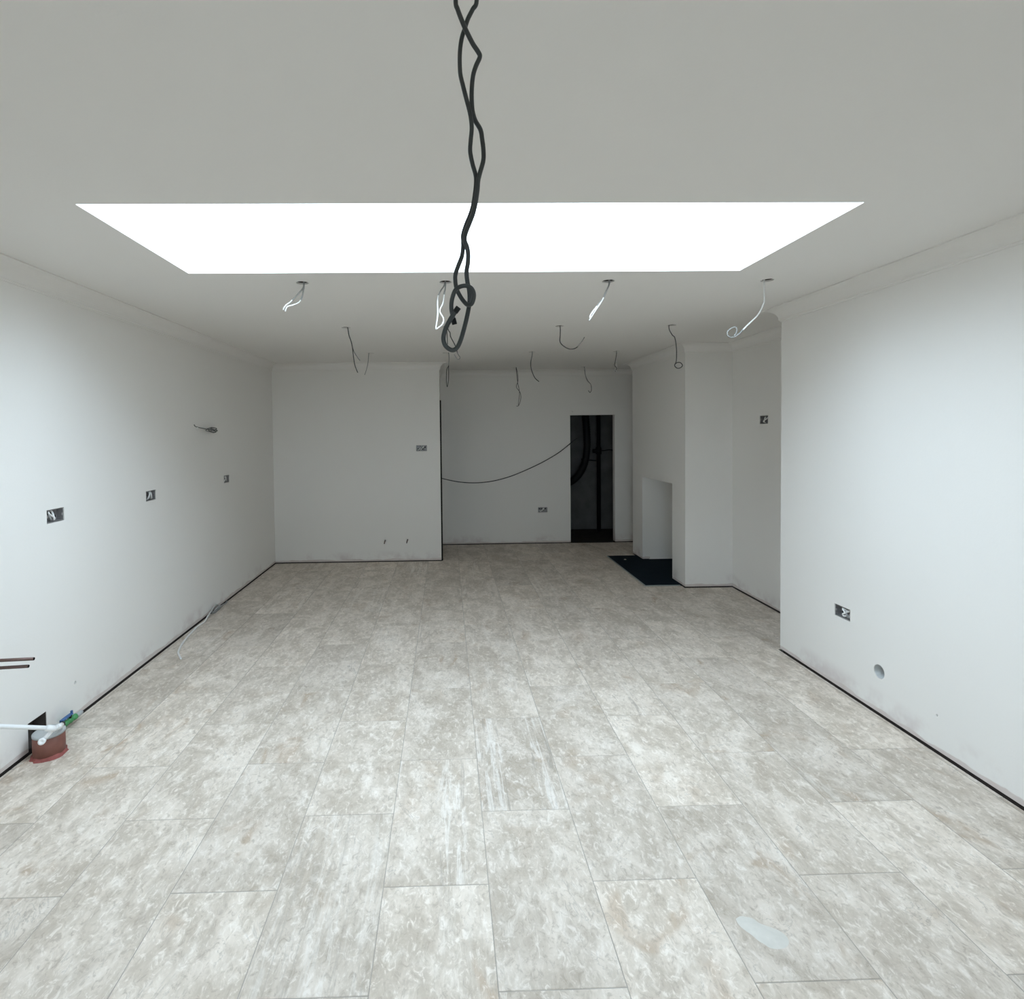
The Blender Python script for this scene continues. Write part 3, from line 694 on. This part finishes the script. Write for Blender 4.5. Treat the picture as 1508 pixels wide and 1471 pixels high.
lv = boxes('lever', [(-0.010, -0.072, 0.030, 0.012, 0.014, 0.036), (-0.010, -0.072, 0.012, 0.012, -0.064, 0.032), (-0.004, 0.010, 0.034, 0.006, 0.020, 0.050)])
link('lever', lv, M_BLUE, vl)
# two little pipe tails low in the partition
for xx, zz, lab in ((-0.835, 0.282, 'tiny pipe tail low in the partition wall, left of two'), (-0.538, 0.287, 'tiny pipe tail low in the partition wall, right of two')):
    o = link('pipe_tail', tube('pipe_tail', [(xx+0.004, Y1+0.045, zz), (xx+0.003, Y1-0.005, zz), (xx-0.002, Y1-0.03, zz-0.012), (xx-0.006, Y1-0.04, zz-0.032)], 0.0068, 8, 4), M_COPPER, label=lab, cat='pipe', group='pipe tails in the partition')
    link('pipe_bore', lathe('pipe_bore', [(0.0072, 0), (0.0072, 0.004), (0, 0.004)], (xx-0.006, Y1-0.04, zz-0.032), (-0.15, -0.4, -1), 8, False), M_BLACK, o)

# ------------------------------------------------------------------ things in the store cupboard
hose = [(2.36,9.30,2.34),(2.37,9.30,2.05),(2.39,9.28,1.75),(2.395,9.27,1.45),(2.36,9.26,1.20),(2.27,9.25,1.0),(2.13,9.24,0.86),(1.95,9.2,0.80),(1.64,9.18,0.78)]
fh = catmull(hose, 14)
link('flexible_duct', tube('flexible_duct', fh, [0.062 if i % 2 else 0.053 for i in range(len(fh))], 14, 0), M_BLACK,
     label='black ribbed flexible duct curving down inside the dark doorway', cat='duct')
sp = link('soil_pipe', lathe('soil_pipe', [(0.034, -0.025), (0.034, 1.30), (0.048, 1.31), (0.048, 1.42), (0.034, 1.43), (0.034, 2.35)], (2.60, 9.30, 0), Z, 18), M_BLACK,
          label='upright black waste pipe inside the dark doorway', cat='pipe')
link('branch', tube('branch', [(2.60,9.30,1.365), (2.50,9.29,1.36)], 0.036, 12, 0), M_BLACK, sp)
link('store_pipe', tube('store_pipe', [(2.36,9.538,1.21), (2.62,9.538,1.18)], 0.011, 8, 0), M_BLACK, label='thin horizontal pipe between the black duct and waste pipe in the doorway', cat='pipe')
link('store_wire', tube('store_wire', [(2.67,9.54,1.37), (2.75,9.54,1.355), (2.86,9.54,1.37), (2.98,9.54,1.35), (3.10,9.54,1.35)], 0.009, 8, 5), M_BLACK, label='thin dark wire right of the waste pipe inside the doorway', cat='cable')
# ------------------------------------------------------------------ dried plaster smear on the tiles
sc_ = [(1083,1353),(1090,1349),(1100,1350),(1110,1353),(1118,1359),(1128,1363),(1140,1367),(1152,1373),(1160,1381),(1162,1390),(1156,1396),(1146,1398),(1134,1396),(1126,1391),(1116,1385),(1107,1377),(1097,1370),(1088,1362)]
loop = catmull([px(x, y, 2, 0.0) for x, y in sc_+sc_[:1]], 4)[:-1]
cen = sum(loop, Vector())/len(loop)
V = [cen+Vector((0,0,0.0022))]; Fc = []
n = len(loop)
for p in loop: V.append(cen+(p-cen)*0.8+Vector((0,0,0.0018)))
for p in loop: V.append(Vector((p.x, p.y, 0.0002)))
for i in range(n):
    q = (i+1) % n
    Fc += [(0, 1+i, 1+q), (1+i, 1+n+i, 1+n+q, 1+q)]
link('plaster_smear', mesh('plaster_smear', V, Fc, True), M_SMEAR, label='white dried plaster smear on the floor tiles in the right foreground', cat='stain')
